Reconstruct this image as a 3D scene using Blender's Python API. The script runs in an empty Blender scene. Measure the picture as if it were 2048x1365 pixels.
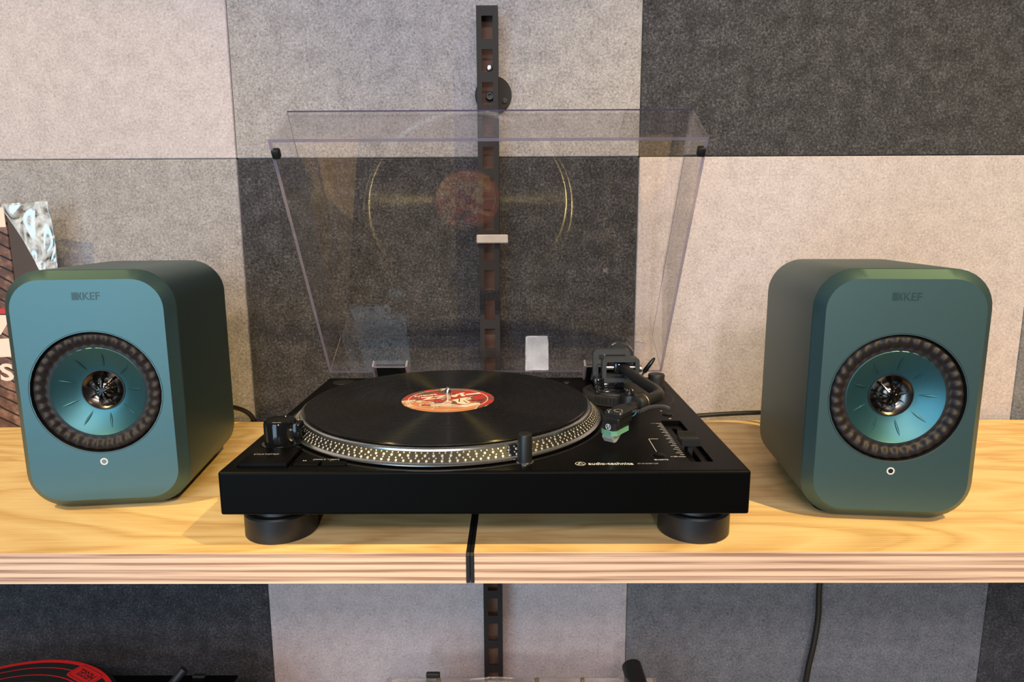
import bpy, bmesh, math, random
from mathutils import Vector, Matrix
R = math.radians
random.seed(7)
sc = bpy.context.scene
C = sc.collection

# ------------------------------------------------------------------ camera
cam = bpy.data.objects.new('camera', bpy.data.cameras.new('camera')); C.objects.link(cam)
cam.data.sensor_width = 36; cam.data.lens = 1361.22*36/2048
cam.data.clip_start = .01
cr = Vector((.99997852, .00482991, -.00442994)); cu = Vector((.00352793, .17294526, .98492512)); cf = Vector((-.00552323, .98491959, -.17292451))
m = Matrix((cr, cu, -cf)).transposed().to_4x4(); m.translation = (.0274, -.5474, .2832)
cam.matrix_world = m
sc.camera = cam

# ------------------------------------------------------------------ world, lamps, exposure
sc.view_settings.view_transform = 'Standard'; sc.view_settings.look = 'None'
sc.view_settings.gamma = 1; sc.view_settings.use_curve_mapping = False
sc.view_settings.exposure = 0.0
sc.cycles.sample_clamp_indirect = 60
w = bpy.data.worlds.new('world'); sc.world = w; w.use_nodes = True
bg = w.node_tree.nodes['Background']; bg.inputs[0].default_value = (.95, .96, 1, 1); bg.inputs[1].default_value = .05

def aim(o, tgt):
    o.rotation_euler = (Vector(tgt)-o.location).to_track_quat('-Z', 'Y').to_euler()
def spot(name, loc, tgt, energy, color, deg, blend, radius):
    l = bpy.data.lights.new(name, 'SPOT'); l.energy = energy; l.color = color
    l.spot_size = R(deg); l.spot_blend = blend; l.shadow_soft_size = radius
    o = bpy.data.objects.new(name, l); C.objects.link(o); o.location = loc; aim(o, tgt); return o
def area(name, loc, tgt, energy, color, sx, sy):
    l = bpy.data.lights.new(name, 'AREA'); l.energy = energy; l.color = color
    l.shape = 'RECTANGLE'; l.size = sx; l.size_y = sy
    o = bpy.data.objects.new(name, l); C.objects.link(o); o.location = loc; aim(o, tgt); return o
# warm track spots of the shop, upper right and upper left in front of the shelf
spot('warm_spot', (1.32, -1.02, 2.12), (.40, .18, .10), 280, (1, .74, .26), 32, .6, .022)
spot('warm_spot', (-1.45, -1.02, 2.12), (-.58, .20, .10), 208, (1, .74, .28), 30, .6, .022)
# overhead warm-pink shop lamp washing the felt wall
area('ceiling_lamp', (.15, -2.55, 1.88), (.0, .2, .1), 56, (1, .85, .80), 2.2, .35)
# added centre spot that brightens the upper middle of the felt wall
spot('warm_spot', (.02, -1.02, 2.12), (.02, .41, .62), 75, (1, .80, .70), 30, .8, .03)
# daylight from the shop front, left behind the photographer
area('shop_window', (-1.40, -2.9, .45), (-.1, .2, .1), 70, (.48, .77, 1), 1.5, 2.6)
# small bright LED panel behind the photographer
area('led_panel', (.185, -3.6, 1.00), (.07, .37, .10), 30, (1, .97, .95), .17, .52)

# ------------------------------------------------------------------ materials
def nt(name):
    m = bpy.data.materials.new(name); m.use_nodes = True
    return m, m.node_tree.nodes, m.node_tree.links, m.node_tree.nodes['Principled BSDF']
def flat(name, col, rough=.5, metal=0, spec=.5, bump=None, coat=0):
    m, N, L, p = nt(name)
    p.inputs['Base Color'].default_value = (*col, 1); p.inputs['Roughness'].default_value = rough
    p.inputs['Metallic'].default_value = metal; p.inputs['Specular IOR Level'].default_value = spec
    p.inputs['Coat Weight'].default_value = coat
    tc = N.new('ShaderNodeTexCoord'); nz = N.new('ShaderNodeTexNoise'); nz.inputs['Scale'].default_value = bump[0] if bump else 60
    nz.inputs['Detail'].default_value = 3
    L.new(tc.outputs['Object'], nz.inputs['Vector'])
    if bump:
        b = N.new('ShaderNodeBump'); b.inputs['Strength'].default_value = bump[1]; b.inputs['Distance'].default_value = .0005
        L.new(nz.outputs['Fac'], b.inputs['Height']); L.new(b.outputs['Normal'], p.inputs['Normal'])
    else:   # slight uneven sheen
        mr = N.new('ShaderNodeMapRange'); mr.inputs['To Min'].default_value = max(0, rough-.03); mr.inputs['To Max'].default_value = rough+.03
        L.new(nz.outputs['Fac'], mr.inputs['Value']); L.new(mr.outputs['Result'], p.inputs['Roughness'])
    return m
def ramp(N, stops):
    r = N.new('ShaderNodeValToRGB'); e = r.color_ramp.elements
    while len(e) < len(stops): e.new(.5)
    for i, (p, c) in enumerate(stops): e[i].position = p; e[i].color = (*c, 1)
    return r
def felt(name, dark, mid, light):
    m, N, L, p = nt(name)
    tc = N.new('ShaderNodeTexCoord')
    a = N.new('ShaderNodeTexNoise'); a.inputs['Scale'].default_value = 330; a.inputs['Detail'].default_value = 5; a.inputs['Roughness'].default_value = .7; a.inputs['Distortion'].default_value = .6
    b = N.new('ShaderNodeTexNoise'); b.inputs['Scale'].default_value = 45; b.inputs['Detail'].default_value = 3
    L.new(tc.outputs['Object'], a.inputs['Vector']); L.new(tc.outputs['Object'], b.inputs['Vector'])
    mx = N.new('ShaderNodeMix'); mx.inputs['Factor'].default_value = .22
    L.new(a.outputs['Fac'], mx.inputs['A']); L.new(b.outputs['Fac'], mx.inputs['B'])
    r = ramp(N, [(.36, dark), (.5, mid), (.64, light)])
    L.new(mx.outputs['Result'], r.inputs['Fac']); L.new(r.outputs['Color'], p.inputs['Base Color'])
    p.inputs['Roughness'].default_value = 1; p.inputs['Specular IOR Level'].default_value = .1
    p.inputs['Sheen Weight'].default_value = .15; p.inputs['Sheen Roughness'].default_value = .6
    bp = N.new('ShaderNodeBump'); bp.inputs['Strength'].default_value = .35; bp.inputs['Distance'].default_value = .001
    L.new(a.outputs['Fac'], bp.inputs['Height']); L.new(bp.outputs['Normal'], p.inputs['Normal'])
    return m
def wood(name, edge=False):
    m, N, L, p = nt(name)
    tc = N.new('ShaderNodeTexCoord')
    mp = N.new('ShaderNodeMapping'); mp.inputs['Scale'].default_value = (2.2, 26, 120) if edge else (1.9, 9, 9)
    L.new(tc.outputs['Object'], mp.inputs['Vector'])
    a = N.new('ShaderNodeTexNoise'); a.inputs['Scale'].default_value = 1; a.inputs['Detail'].default_value = 4; a.inputs['Distortion'].default_value = .8
    L.new(mp.outputs['Vector'], a.inputs['Vector'])
    mp2 = N.new('ShaderNodeMapping'); mp2.inputs['Scale'].default_value = (6, 420, 560) if edge else (9, 420, 420)
    L.new(tc.outputs['Object'], mp2.inputs['Vector'])
    f = N.new('ShaderNodeTexNoise'); f.inputs['Scale'].default_value = 1; f.inputs['Detail'].default_value = 3
    L.new(mp2.outputs['Vector'], f.inputs['Vector'])
    if edge:   # laminated veneer: pale and brown plies one above another
        wv = N.new('ShaderNodeTexWave'); wv.wave_type = 'BANDS'; wv.bands_direction = 'Z'; wv.inputs['Scale'].default_value = 43
        wv.inputs['Distortion'].default_value = 0; wv.inputs['Phase Offset'].default_value = 1.1
        ds = N.new('ShaderNodeVectorMath'); ds.operation = 'MULTIPLY_ADD'; ds.inputs[1].default_value = (0, 0, .0022)
        L.new(a.outputs['Color'], ds.inputs[0]); L.new(tc.outputs['Object'], ds.inputs[2]); L.new(ds.outputs[0], wv.inputs['Vector'])
        mx = N.new('ShaderNodeMix'); mx.inputs['Factor'].default_value = .46
        mr = N.new('ShaderNodeMapRange'); mr.inputs['From Min'].default_value = .36; mr.inputs['From Max'].default_value = .64
        L.new(f.outputs['Fac'], mr.inputs['Value']); L.new(wv.outputs['Fac'], mx.inputs['A']); L.new(mr.outputs['Result'], mx.inputs['B'])
        r = ramp(N, [(.18, (.34, .18, .12)), (.42, (.58, .36, .25)), (.72, (.78, .53, .37))])
    else:
        wv = N.new('ShaderNodeMath'); wv.operation = 'MULTIPLY'; wv.inputs[1].default_value = 9
        L.new(a.outputs['Fac'], wv.inputs[0])
        fr = N.new('ShaderNodeMath'); fr.operation = 'PINGPONG'; fr.inputs[1].default_value = .5; L.new(wv.outputs[0], fr.inputs[0])
        mx = N.new('ShaderNodeMix'); mx.inputs['Factor'].default_value = .42
        L.new(fr.outputs[0], mx.inputs['A']); L.new(f.outputs['Fac'], mx.inputs['B'])
        r = ramp(N, [(.12, (.60, .345, .135)), (.32, (.78, .515, .225)), (.56, (.88, .645, .325))])
    L.new(mx.outputs['Result'], r.inputs['Fac']); L.new(r.outputs['Color'], p.inputs['Base Color'])
    p.inputs['Roughness'].default_value = .5; p.inputs['Specular IOR Level'].default_value = .35
    bp = N.new('ShaderNodeBump'); bp.inputs['Strength'].default_value = .12; bp.inputs['Distance'].default_value = .0004
    L.new(f.outputs['Fac'], bp.inputs['Height']); L.new(bp.outputs['Normal'], p.inputs['Normal'])
    return m
def clear(name, tint, refl=1.0, rough=0.0, base=.045, haze=None, hazecol=(1, 1, 1), hz=(25, 0, 1, .7)):
    # thin clear plastic: straight-through transparency with Schlick reflection
    m = bpy.data.materials.new(name); m.use_nodes = True; N = m.node_tree.nodes; L = m.node_tree.links
    N.remove(N['Principled BSDF']); out = N['Material Output']
    t = N.new('ShaderNodeBsdfTransparent'); t.inputs[0].default_value = (*tint, 1)
    g = N.new('ShaderNodeBsdfGlossy'); g.inputs['Color'].default_value = (refl, refl, refl, 1); g.inputs['Roughness'].default_value = rough
    lw = N.new('ShaderNodeLayerWeight'); pw = N.new('ShaderNodeMath'); pw.operation = 'POWER'; pw.inputs[1].default_value = 5
    L.new(lw.outputs['Facing'], pw.inputs[0])
    ma = N.new('ShaderNodeMath'); ma.operation = 'MULTIPLY_ADD'; ma.inputs[1].default_value = .9; ma.inputs[2].default_value = base
    L.new(pw.outputs[0], ma.inputs[0])
    mx = N.new('ShaderNodeMixShader'); L.new(ma.outputs[0], mx.inputs[0]); L.new(t.outputs[0], mx.inputs[1]); L.new(g.outputs[0], mx.inputs[2])
    last = mx
    if haze is not None:
        d = N.new('ShaderNodeBsdfDiffuse'); d.inputs[0].default_value = (*hazecol, 1)
        nz = N.new('ShaderNodeTexNoise'); nz.inputs['Scale'].default_value = hz[0]; nz.inputs['Distortion'].default_value = 1.5; tc = N.new('ShaderNodeTexCoord'); L.new(tc.outputs['Object'], nz.inputs['Vector'])
        mr = N.new('ShaderNodeMapRange'); mr.inputs['From Min'].default_value = hz[1]; mr.inputs['From Max'].default_value = hz[2]; mr.inputs['To Min'].default_value = haze*hz[3]; mr.inputs['To Max'].default_value = haze*(2-hz[3])
        L.new(nz.outputs['Fac'], mr.inputs['Value'])
        m2 = N.new('ShaderNodeMixShader'); L.new(mr.outputs['Result'], m2.inputs[0]); L.new(mx.outputs[0], m2.inputs[1]); L.new(d.outputs[0], m2.inputs[2]); last = m2
    L.new(last.outputs[0], out.inputs['Surface'])
    return m
M = {}
M['felt_light'] = felt('felt_light', (.325, .284, .294), (.442, .388, .402), (.55, .487, .503))
M['felt_mid'] = felt('felt_mid', (.16, .148, .152), (.285, .265, .272), (.41, .385, .39))
M['felt_dark'] = felt('felt_dark', (.010, .0100, .0120), (.0355, .0350, .0415), (.102, .098, .110))
M['felt_slate'] = felt('felt_slate', (.075, .077, .088), (.145, .147, .165), (.225, .225, .245))
M['wood'] = wood('shelf_wood'); M['wood_edge'] = wood('shelf_edge', True)
M['floor'] = flat('floor_vinyl', (.16, .15, .14), .6)
M['plaster'] = flat('backing_board', (.12, .11, .11), .9)
M['teal'] = flat('teal_paint', (.080, .142, .144), .44, .76, .5, bump=(2600, .08))
M['cone'] = flat('cone_metal', (.045, .135, .155), .40, .82, .5, bump=(2600, .05))
M['rubber'] = flat('surround_rubber', (.013, .0085, .0085), .55, 0, .4)
M['blackgap'] = flat('black_trim', (.004, .004, .004), .5)
M['gun'] = flat('gunmetal', (.15, .135, .125), .26, 1)
M['dome'] = flat('tweeter_dome', (.16, .13, .10), .16, 1)
M['glossblack'] = flat('gloss_black', (.005, .005, .006), .10)
M['satinblack'] = flat('satin_black', (.011, .0105, .011), .42, bump=(2200, .08))
M['matblack'] = flat('matt_black', (.013, .0125, .013), .55)
M['plinth'] = flat('plinth_black', (.0022, .002, .002), .40, 0, .06, bump=(1800, .12))
M['grey_black'] = flat('tonearm_black', (.034, .036, .040), .38)
M['alu'] = flat('aluminium', (.62, .61, .60), .27, 1)
M['chrome'] = flat('chrome', (.75, .72, .69), .12, 1)
M['dot'] = flat('strobe_dot', (.50, .47, .45), .35, .6)
M['white'] = flat('white_print', (.72, .70, .68), .6)
M['faintprint'] = flat('grey_print', (.30, .27, .25), .6)
M['logoteal'] = flat('dark_teal_print', (.018, .045, .047), .4)
M['lightring'] = flat('ring_print', (.62, .60, .58), .5)
M['ledgrey'] = flat('indicator_grey', (.13, .18, .18), .4)
M['rail'] = flat('rail_black', (.020, .0175, .0185), .55, 0, .15, bump=(1500, .1))
M['rail_glow'] = flat('rail_back_glow', (.13, .066, .043), .8)  # warm light inside the black channel, painted as brown
M['cable'] = flat('cable_black', (.007, .007, .007), .5)
M['copper'] = flat('copper_edge', (.55, .40, .20), .3, 1)
M['acryl'] = clear('clear_acrylic', (.955, .945, .94), base=.042)
M['lilac'] = clear('acrylic_edge', (.55, .49, .58), base=.14, rough=.08, haze=.32, hazecol=(.47, .40, .49))
M['violet'] = clear('acrylic_edge_violet', (.25, .20, .32), base=.10, rough=.1, haze=.40, hazecol=(.22, .17, .34))
M['acryl_lo'] = clear('clear_acrylic_block', (.85, .84, .83), base=.10, haze=.08, hazecol=(.7, .62, .55))
M['frost'] = clear('frosted_acrylic', (.8, .78, .78), base=.12, rough=.1, haze=.55, hazecol=(.68, .62, .62))
M['bag'] = clear('clear_plastic_sleeve', (.90, .90, .91), base=.14, rough=.12, haze=.38, hazecol=(.70, .74, .78), hz=(42, .40, .66, 0))  # whitish noise patches paint the crumple highlights into the clear plastic
M['red'] = flat('red_print', (.80, .012, .012), .7)
M['matfelt'] = flat('slipmat_black', (.008, .008, .008), .9)
M['cream'] = flat('cream_print', (.70, .56, .48), .7)
M['redart'] = flat('red_art_print', (.42, .03, .03), .7)
M['brownart'] = flat('dark_brown_sleeve', (.055, .032, .022), .45)
M['green'] = clear('green_stylus', (.55, .88, .70), base=.12, rough=.1, haze=.40, hazecol=(.30, .68, .46))
M['clearstylus'] = clear('clear_stylus_guard', (.9, .9, .88), base=.12, rough=.1, haze=.30, hazecol=(.75, .72, .68))
M['bluewire'] = flat('blue_wire', (.02, .22, .50), .5)
# vinyl: concentric grooves -> circular brushed sheen
def vinyl():
    m, N, L, p = nt('vinyl')
    p.inputs['Base Color'].default_value = (.0035, .0035, .0035, 1); p.inputs['Roughness'].default_value = .30
    p.inputs['Anisotropic'].default_value = 1.0; p.inputs['Anisotropic Rotation'].default_value = .25; p.inputs['Specular IOR Level'].default_value = .55
    tg = N.new('ShaderNodeTangent'); tg.direction_type = 'RADIAL'; tg.axis = 'Z'; L.new(tg.outputs[0], p.inputs['Tangent'])
    tc = N.new('ShaderNodeTexCoord'); ln = N.new('ShaderNodeVectorMath'); ln.operation = 'LENGTH'; L.new(tc.outputs['Object'], ln.inputs[0])
    mu = N.new('ShaderNodeMath'); mu.operation = 'MULTIPLY'; mu.inputs[1].default_value = 900; L.new(ln.outputs['Value'], mu.inputs[0])
    nz = N.new('ShaderNodeTexNoise'); nz.noise_dimensions = '1D'; nz.inputs['Scale'].default_value = 1; nz.inputs['Detail'].default_value = 2; L.new(mu.outputs[0], nz.inputs['W'])
    mr = N.new('ShaderNodeMapRange'); mr.inputs['From Min'].default_value = .3; mr.inputs['From Max'].default_value = .7; mr.inputs['To Min'].default_value = .20; mr.inputs['To Max'].default_value = .30
    L.new(nz.outputs['Fac'], mr.inputs['Value']); L.new(mr.outputs['Result'], p.inputs['Roughness'])
    return m
M['vinyl'] = vinyl()
def label_art():
    m, N, L, p = nt('label_art')
    tc = N.new('ShaderNodeTexCoord')
    sp = N.new('ShaderNodeSeparateXYZ'); L.new(tc.outputs['Object'], sp.inputs[0])
    nz = N.new('ShaderNodeTexNoise'); nz.inputs['Scale'].default_value = 42; nz.inputs['Detail'].default_value = 4; nz.inputs['Distortion'].default_value = 1.2
    L.new(tc.outputs['Object'], nz.inputs['Vector'])
    a = N.new('ShaderNodeMath'); a.operation = 'MULTIPLY_ADD'; a.inputs[1].default_value = 7.5; a.inputs[2].default_value = .5; L.new(sp.outputs['Y'], a.inputs[0])
    b = N.new('ShaderNodeMath'); b.operation = 'SUBTRACT'; b.inputs[1].default_value = .5; L.new(nz.outputs['Fac'], b.inputs[0])
    c = N.new('ShaderNodeMath'); c.operation = 'MULTIPLY_ADD'; c.inputs[1].default_value = 1.5; L.new(b.outputs[0], c.inputs[0]); L.new(a.outputs[0], c.inputs[2])
    r = ramp(N, [(.0, (.52, .20, .09)), (.20, (.50, .18, .09)), (.27, (.58, .46, .40)), (.36, (.10, .075, .07)), (.44, (.40, .035, .03)), (.60, (.36, .03, .03)), (.68, (.09, .065, .06)), (.84, (.08, .06, .055)), (.9, (.5, .42, .38))])
    r.color_ramp.interpolation = 'CONSTANT'
    L.new(c.outputs[0], r.inputs['Fac']); L.new(r.outputs['Color'], p.inputs['Base Color']); p.inputs['Roughness'].default_value = .5
    return m
M['label'] = label_art()
def cover_art():
    m, N, L, p = nt('cover_art')
    tc = N.new('ShaderNodeTexCoord'); mp = N.new('ShaderNodeMapping'); mp.inputs['Scale'].default_value = (1, 1, 1); mp.inputs['Rotation'].default_value = (0, R(-28), 0)
    L.new(tc.outputs['Object'], mp.inputs['Vector'])
    nz = N.new('ShaderNodeTexNoise'); nz.inputs['Scale'].default_value = 38; nz.inputs['Detail'].default_value = 6; nz.inputs['Roughness'].default_value = .65; L.new(tc.outputs['Object'], nz.inputs['Vector'])
    r = ramp(N, [(.3, (.035, .018, .014)), (.48, (.11, .05, .036)), (.7, (.36, .20, .14))])
    L.new(nz.outputs['Fac'], r.inputs['Fac'])
    wv = N.new('ShaderNodeTexWave'); wv.bands_direction = 'Z'; wv.inputs['Scale'].default_value = 22; wv.inputs['Distortion'].default_value = 1.5; L.new(mp.outputs['Vector'], wv.inputs['Vector'])
    r2 = ramp(N, [(.0, (.04, .03, .03)), (.05, (.06, .05, .05)), (.09, (1, 1, 1))]); L.new(wv.outputs['Fac'], r2.inputs['Fac'])
    mx = N.new('ShaderNodeMix'); mx.data_type = 'RGBA'; mx.blend_type = 'MULTIPLY'; mx.inputs['Factor'].default_value = 1
    L.new(r.outputs['Color'], mx.inputs['A']); L.new(r2.outputs['Color'], mx.inputs['B']); L.new(mx.outputs['Result'], p.inputs['Base Color'])
    p.inputs['Roughness'].default_value = .4
    return m
M['cover'] = cover_art()

# ------------------------------------------------------------------ helpers
class B:
    """collects shapes that become ONE mesh object"""
    def __init__(s): s.bm = bmesh.new()
    def box(s, x0, x1, y0, y1, z0, z1, mat=0, M4=None, bev=0, seg=1):
        t = bmesh.new()
        v = [t.verts.new(p) for p in ((x0,y0,z0),(x1,y0,z0),(x1,y1,z0),(x0,y1,z0),(x0,y0,z1),(x1,y0,z1),(x1,y1,z1),(x0,y1,z1))]
        for f in ((0,3,2,1),(4,5,6,7),(0,1,5,4),(1,2,6,5),(2,3,7,6),(3,0,4,7)): t.faces.new([v[i] for i in f])
        if bev: bmesh.ops.bevel(t, geom=list(t.edges), offset=bev, segments=seg, affect='EDGES', profile=.5)
        return s._merge(t, mat, M4)
    def _merge(s, t, mat=0, M4=None):
        mp = {}
        for v in t.verts: mp[v] = s.bm.verts.new(M4 @ v.co if M4 else v.co)
        for f in t.faces:
            g = s.bm.faces.new([mp[v] for v in f.verts]); g.material_index = mat or f.material_index
        t.free(); return s
    def lathe(s, prof, n=48, M4=None, mat=0, close=True, cap=True, fn=None):
        rings = []
        for i in range(n):
            a = 2*math.pi*i/n
            ring = []
            for k, (r, z) in enumerate(prof):
                if fn: r, z = fn(r, z, a, k)
                p = Vector((r*math.cos(a), r*math.sin(a), z)); ring.append(s.bm.verts.new(M4 @ p if M4 else p))
            rings.append(ring)
        for i in range(n):
            a, b = rings[i], rings[(i+1) % n]
            for k in range(len(prof)-1):
                s.bm.faces.new((a[k], b[k], b[k+1], a[k+1])).material_index = mat
        if cap:
            if prof[0][0] > 1e-6: s.bm.faces.new([r[0] for r in reversed(rings)]).material_index = mat
            if prof[-1][0] > 1e-6: s.bm.faces.new([r[-1] for r in rings]).material_index = mat
        return s
    def tube(s, pts, rad, n=12, mat=0, cap=True):
        pts = [Vector(p) for p in pts]; rs = rad if isinstance(rad, (list, tuple)) else [rad]*len(pts)
        rings = []; nrm = None
        for i, p in enumerate(pts):
            t = (pts[min(i+1, len(pts)-1)]-pts[max(i-1, 0)]).normalized()
            if nrm is None:
                nrm = t.cross(Vector((0, 0, 1)) if abs(t.z) < .9 else Vector((1, 0, 0))).normalized()
            nrm = (nrm-t*nrm.dot(t)).normalized(); bn = t.cross(nrm)
            rings.append([s.bm.verts.new(p+(nrm*math.cos(2*math.pi*k/n)+bn*math.sin(2*math.pi*k/n))*rs[i]) for k in range(n)])
        for a, b in zip(rings, rings[1:]):
            for k in range(n): s.bm.faces.new((a[k], a[(k+1) % n], b[(k+1) % n], b[k])).material_index = mat
        if cap:
            s.bm.faces.new(list(reversed(rings[0]))).material_index = mat; s.bm.faces.new(rings[-1]).material_index = mat
        return s
    def prism(s, outline, z0, z1, M4=None, mat=0):
        T = (lambda p: M4 @ Vector(p)) if M4 else Vector
        a = [s.bm.verts.new(T((x, y, z0))) for x, y in outline]; b = [s.bm.verts.new(T((x, y, z1))) for x, y in outline]
        n = len(outline)
        s.bm.faces.new(list(reversed(a))).material_index = mat; s.bm.faces.new(b).material_index = mat
        for i in range(n): s.bm.faces.new((a[i], a[(i+1) % n], b[(i+1) % n], b[i])).material_index = mat
        return s
    def mesh(s, name, mats, smooth=True, ang=35):
        bmesh.ops.remove_doubles(s.bm, verts=s.bm.verts, dist=1e-7)
        bmesh.ops.recalc_face_normals(s.bm, faces=s.bm.faces)
        me = bpy.data.meshes.new(name); s.bm.to_mesh(me); s.bm.free()
        for x in (mats if isinstance(mats, (list, tuple)) else [mats]): me.materials.append(M[x])
        if smooth:
            me.polygons.foreach_set('use_smooth', [True]*len(me.polygons)); me.set_sharp_from_angle(angle=R(ang))
        return me
    def build(s, name, mats, parent=None, loc=None, smooth=True, ang=35, label=None, world=False):
        return link(name, s.mesh(name, mats, smooth, ang), parent, loc, label, world)
WORLD = {}
def link(name, me, parent=None, loc=None, label=None, world=False):
    o = bpy.data.objects.new(name, me); C.objects.link(o)
    if parent:
        o.parent = parent
        if world: o.matrix_parent_inverse = WORLD[parent.name].inverted()
    if loc: o.location = loc
    WORLD[o.name] = Matrix.Translation(loc) if (loc and not parent) else (Matrix.Identity(4) if world or not parent else WORLD.get(parent.name, Matrix.Identity(4)) @ (Matrix.Translation(loc) if loc else Matrix.Identity(4)))
    if label: o['label'] = label
    return o
def thing(name, label, cat, loc=(0, 0, 0), rz=0, group=None):
    o = bpy.data.objects.new(name, None); C.objects.link(o); o.empty_display_size = .05
    o.location = loc; o.rotation_euler = (0, 0, rz)
    WORLD[o.name] = Matrix.Translation(loc) @ Matrix.Rotation(rz, 4, 'Z')
    return tag(o, label, cat, group)
def tag(o, label, cat, group=None, kind=None):
    o['label'] = label; o['category'] = cat
    if group: o['group'] = group
    if kind: o['kind'] = kind
    return o
def struct(o, label=None):
    o['kind'] = 'structure'
    if label: o['label'] = label
    return o
def copy_tree(o, parent=None):
    c = o.copy(); C.objects.link(c); c.parent = parent
    for ch in list(o.children): copy_tree(ch, c)
    return c
def rrect(w, h, r, n=10, cx=0, cy=0):
    out = []
    for (sx, sy, a0) in ((1, 1, 0), (-1, 1, 90), (-1, -1, 180), (1, -1, 270)):
        for i in range(n+1):
            a = R(a0+90*i/n); out.append((cx+sx*(w/2-r)+r*math.cos(a), cy+sy*(h/2-r)+r*math.sin(a)))
    return out
def bez(pts, k=8):
    """Catmull-Rom through the points"""
    P = [Vector(p) for p in pts]; P = [P[0]*2-P[1]]+P+[P[-1]*2-P[-2]]; out = []
    for i in range(1, len(P)-2):
        a, b, c, d = P[i-1:i+3]
        for j in range(k):
            t = j/k; out.append(.5*((2*b)+(c-a)*t+(2*a-5*b+4*c-d)*t*t+(3*b-a-3*c+d)*t**3))
    out.append(P[-2]); return out
dg = None
def text_mesh(txt, width, height=None, bold=0.0, depth=.0001, shear=0):
    """centred lettering in the XY plane, scaled to the given width (and height)"""
    cu = bpy.data.curves.new('lettering', 'FONT'); cu.body = txt; cu.align_x = 'CENTER'; cu.align_y = 'CENTER'
    cu.size = 1; cu.offset = bold; cu.extrude = .002; cu.resolution_u = 3; cu.shear = shear
    o = bpy.data.objects.new('lettering', cu); C.objects.link(o); bpy.context.view_layer.update()
    me = bpy.data.meshes.new_from_object(o.evaluated_get(bpy.context.evaluated_depsgraph_get()))
    bpy.data.objects.remove(o); bpy.data.curves.remove(cu)
    xs = [v.co.x for v in me.vertices]; ys = [v.co.y for v in me.vertices]
    sx = width/(max(xs)-min(xs)); sy = height/(max(ys)-min(ys)) if height else sx
    cx, cy = (max(xs)+min(xs))/2, (max(ys)+min(ys))/2
    for v in me.vertices: v.co = ((v.co.x-cx)*sx, (v.co.y-cy)*sy, v.co.z*depth/.002)
    return me
def lettering(name, txt, width, height, M4, mat, parent, bold=0.0, label=None, local=False, depth=.0001, shear=0):
    me = text_mesh(txt, width, height, bold, depth, shear); me.transform(M4); me.materials.append(M[mat]); me.name = name
    return link(name, me, parent, None, label, world=not local)
def T(x, y, z): return Matrix.Translation((x, y, z))
RX = lambda d: Matrix.Rotation(R(d), 4, 'X')
RY = lambda d: Matrix.Rotation(R(d), 4, 'Y')
RZ = lambda d: Matrix.Rotation(R(d), 4, 'Z')

# ------------------------------------------------------------------ felt wall
YW = .41
wall = struct(B().box(-1.46, 1.30, YW+.012, YW+.05, -1.0, .93).build('wall_back', 'plaster'), 'wall covered with square grey and beige felt panels')
EX, PW, EZ = -.3531, .5494, .3695
tones = {0: ['light', 'light', 'mid', 'dark', 'light'], 1: ['dark', 'mid', 'dark', 'light', 'slate'], 2: ['mid', 'dark', 'light', 'slate', 'dark']}
for row in range(3):
    for col in range(5):
        x0 = EX+PW*(col-2); z0 = EZ-PW*row
        w_, g = PW/2-.0004, .0006
        b = B().box(-w_, w_, 0, .012, -w_, w_, bev=.0012)
        b.build('felt_panel', 'felt_'+tones[row][col], wall, (x0+PW/2, YW+random.uniform(0, .0012), z0+PW/2))

struct(B().box(-3, 3, -4.2, YW+.05, -1.04, -1.0).build('floor', 'floor'), 'dark grey shop floor')

# ------------------------------------------------------------------ shelves
def shelf_board(x0, x1, label, notch=None, z=0, th=.029, y0=.0024, y1=.398):
    t = thing('shelf_board', label, 'shelf', ((x0+x1)/2, y0, z-th))
    if notch: ol = [(x0, y0), (x1, y0), (x1, y1), (notch, y1), (notch, .368), (x0, .368)]
    else: ol = [(x0, y0), (x1, y0), (x1, y1), (x0, y1)]
    ol = [(x, max(y, y0+.0012)) for x, y in ol]
    B().prism(ol, z-th, z).build('board', 'wood', t, world=True, smooth=False)
    B().box(x0, x1, y0, y0+.0012, z-th, z, bev=.0003).build('edge_band', 'wood_edge', t, world=True, smooth=False, label='striped plywood-look edge band')
    return t
shelf_board(-1.0, -.0165, 'pale oak shelf board under the left-hand speaker')
shelf_board(-.0095, 1.0, 'pale oak shelf board under the right-hand speaker', notch=.012)
for x0, x1, lab in ((-.0162, -.0133, 'thin black metal bracket against the left board at the shelf joint'), (-.0127, -.0098, 'thin black metal bracket against the right board at the shelf joint')):
    bx = thing('shelf_bracket', lab, 'bracket', (x0, .02, -.03), group='pair of black brackets at the shelf joint')
    pl = B(); ol = [(.0040, -.0290), (.0018, -.0268), (.0018, -.0025), (.0040, -.0004), (.366, -.0004), (.366, -.0290)]
    pl.prism(ol, x0, x1, M4=Matrix(((0, 0, 1, 0), (1, 0, 0, 0), (0, 1, 0, 0), (0, 0, 0, 1)))).build('plate', 'satinblack', bx, world=True, smooth=False)
    B().box(x0, x1, .366, .374, -.022, -.006).build('hook', 'satinblack', bx, world=True, smooth=False)
shelf_board(-1.0, -.0165, 'lower oak shelf board under the slipmat deck', z=-.455, y0=-.01)
shelf_board(-.0095, 1.0, 'lower oak shelf board under the clear acrylic deck', z=-.455, y0=-.01, notch=.012)

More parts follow.
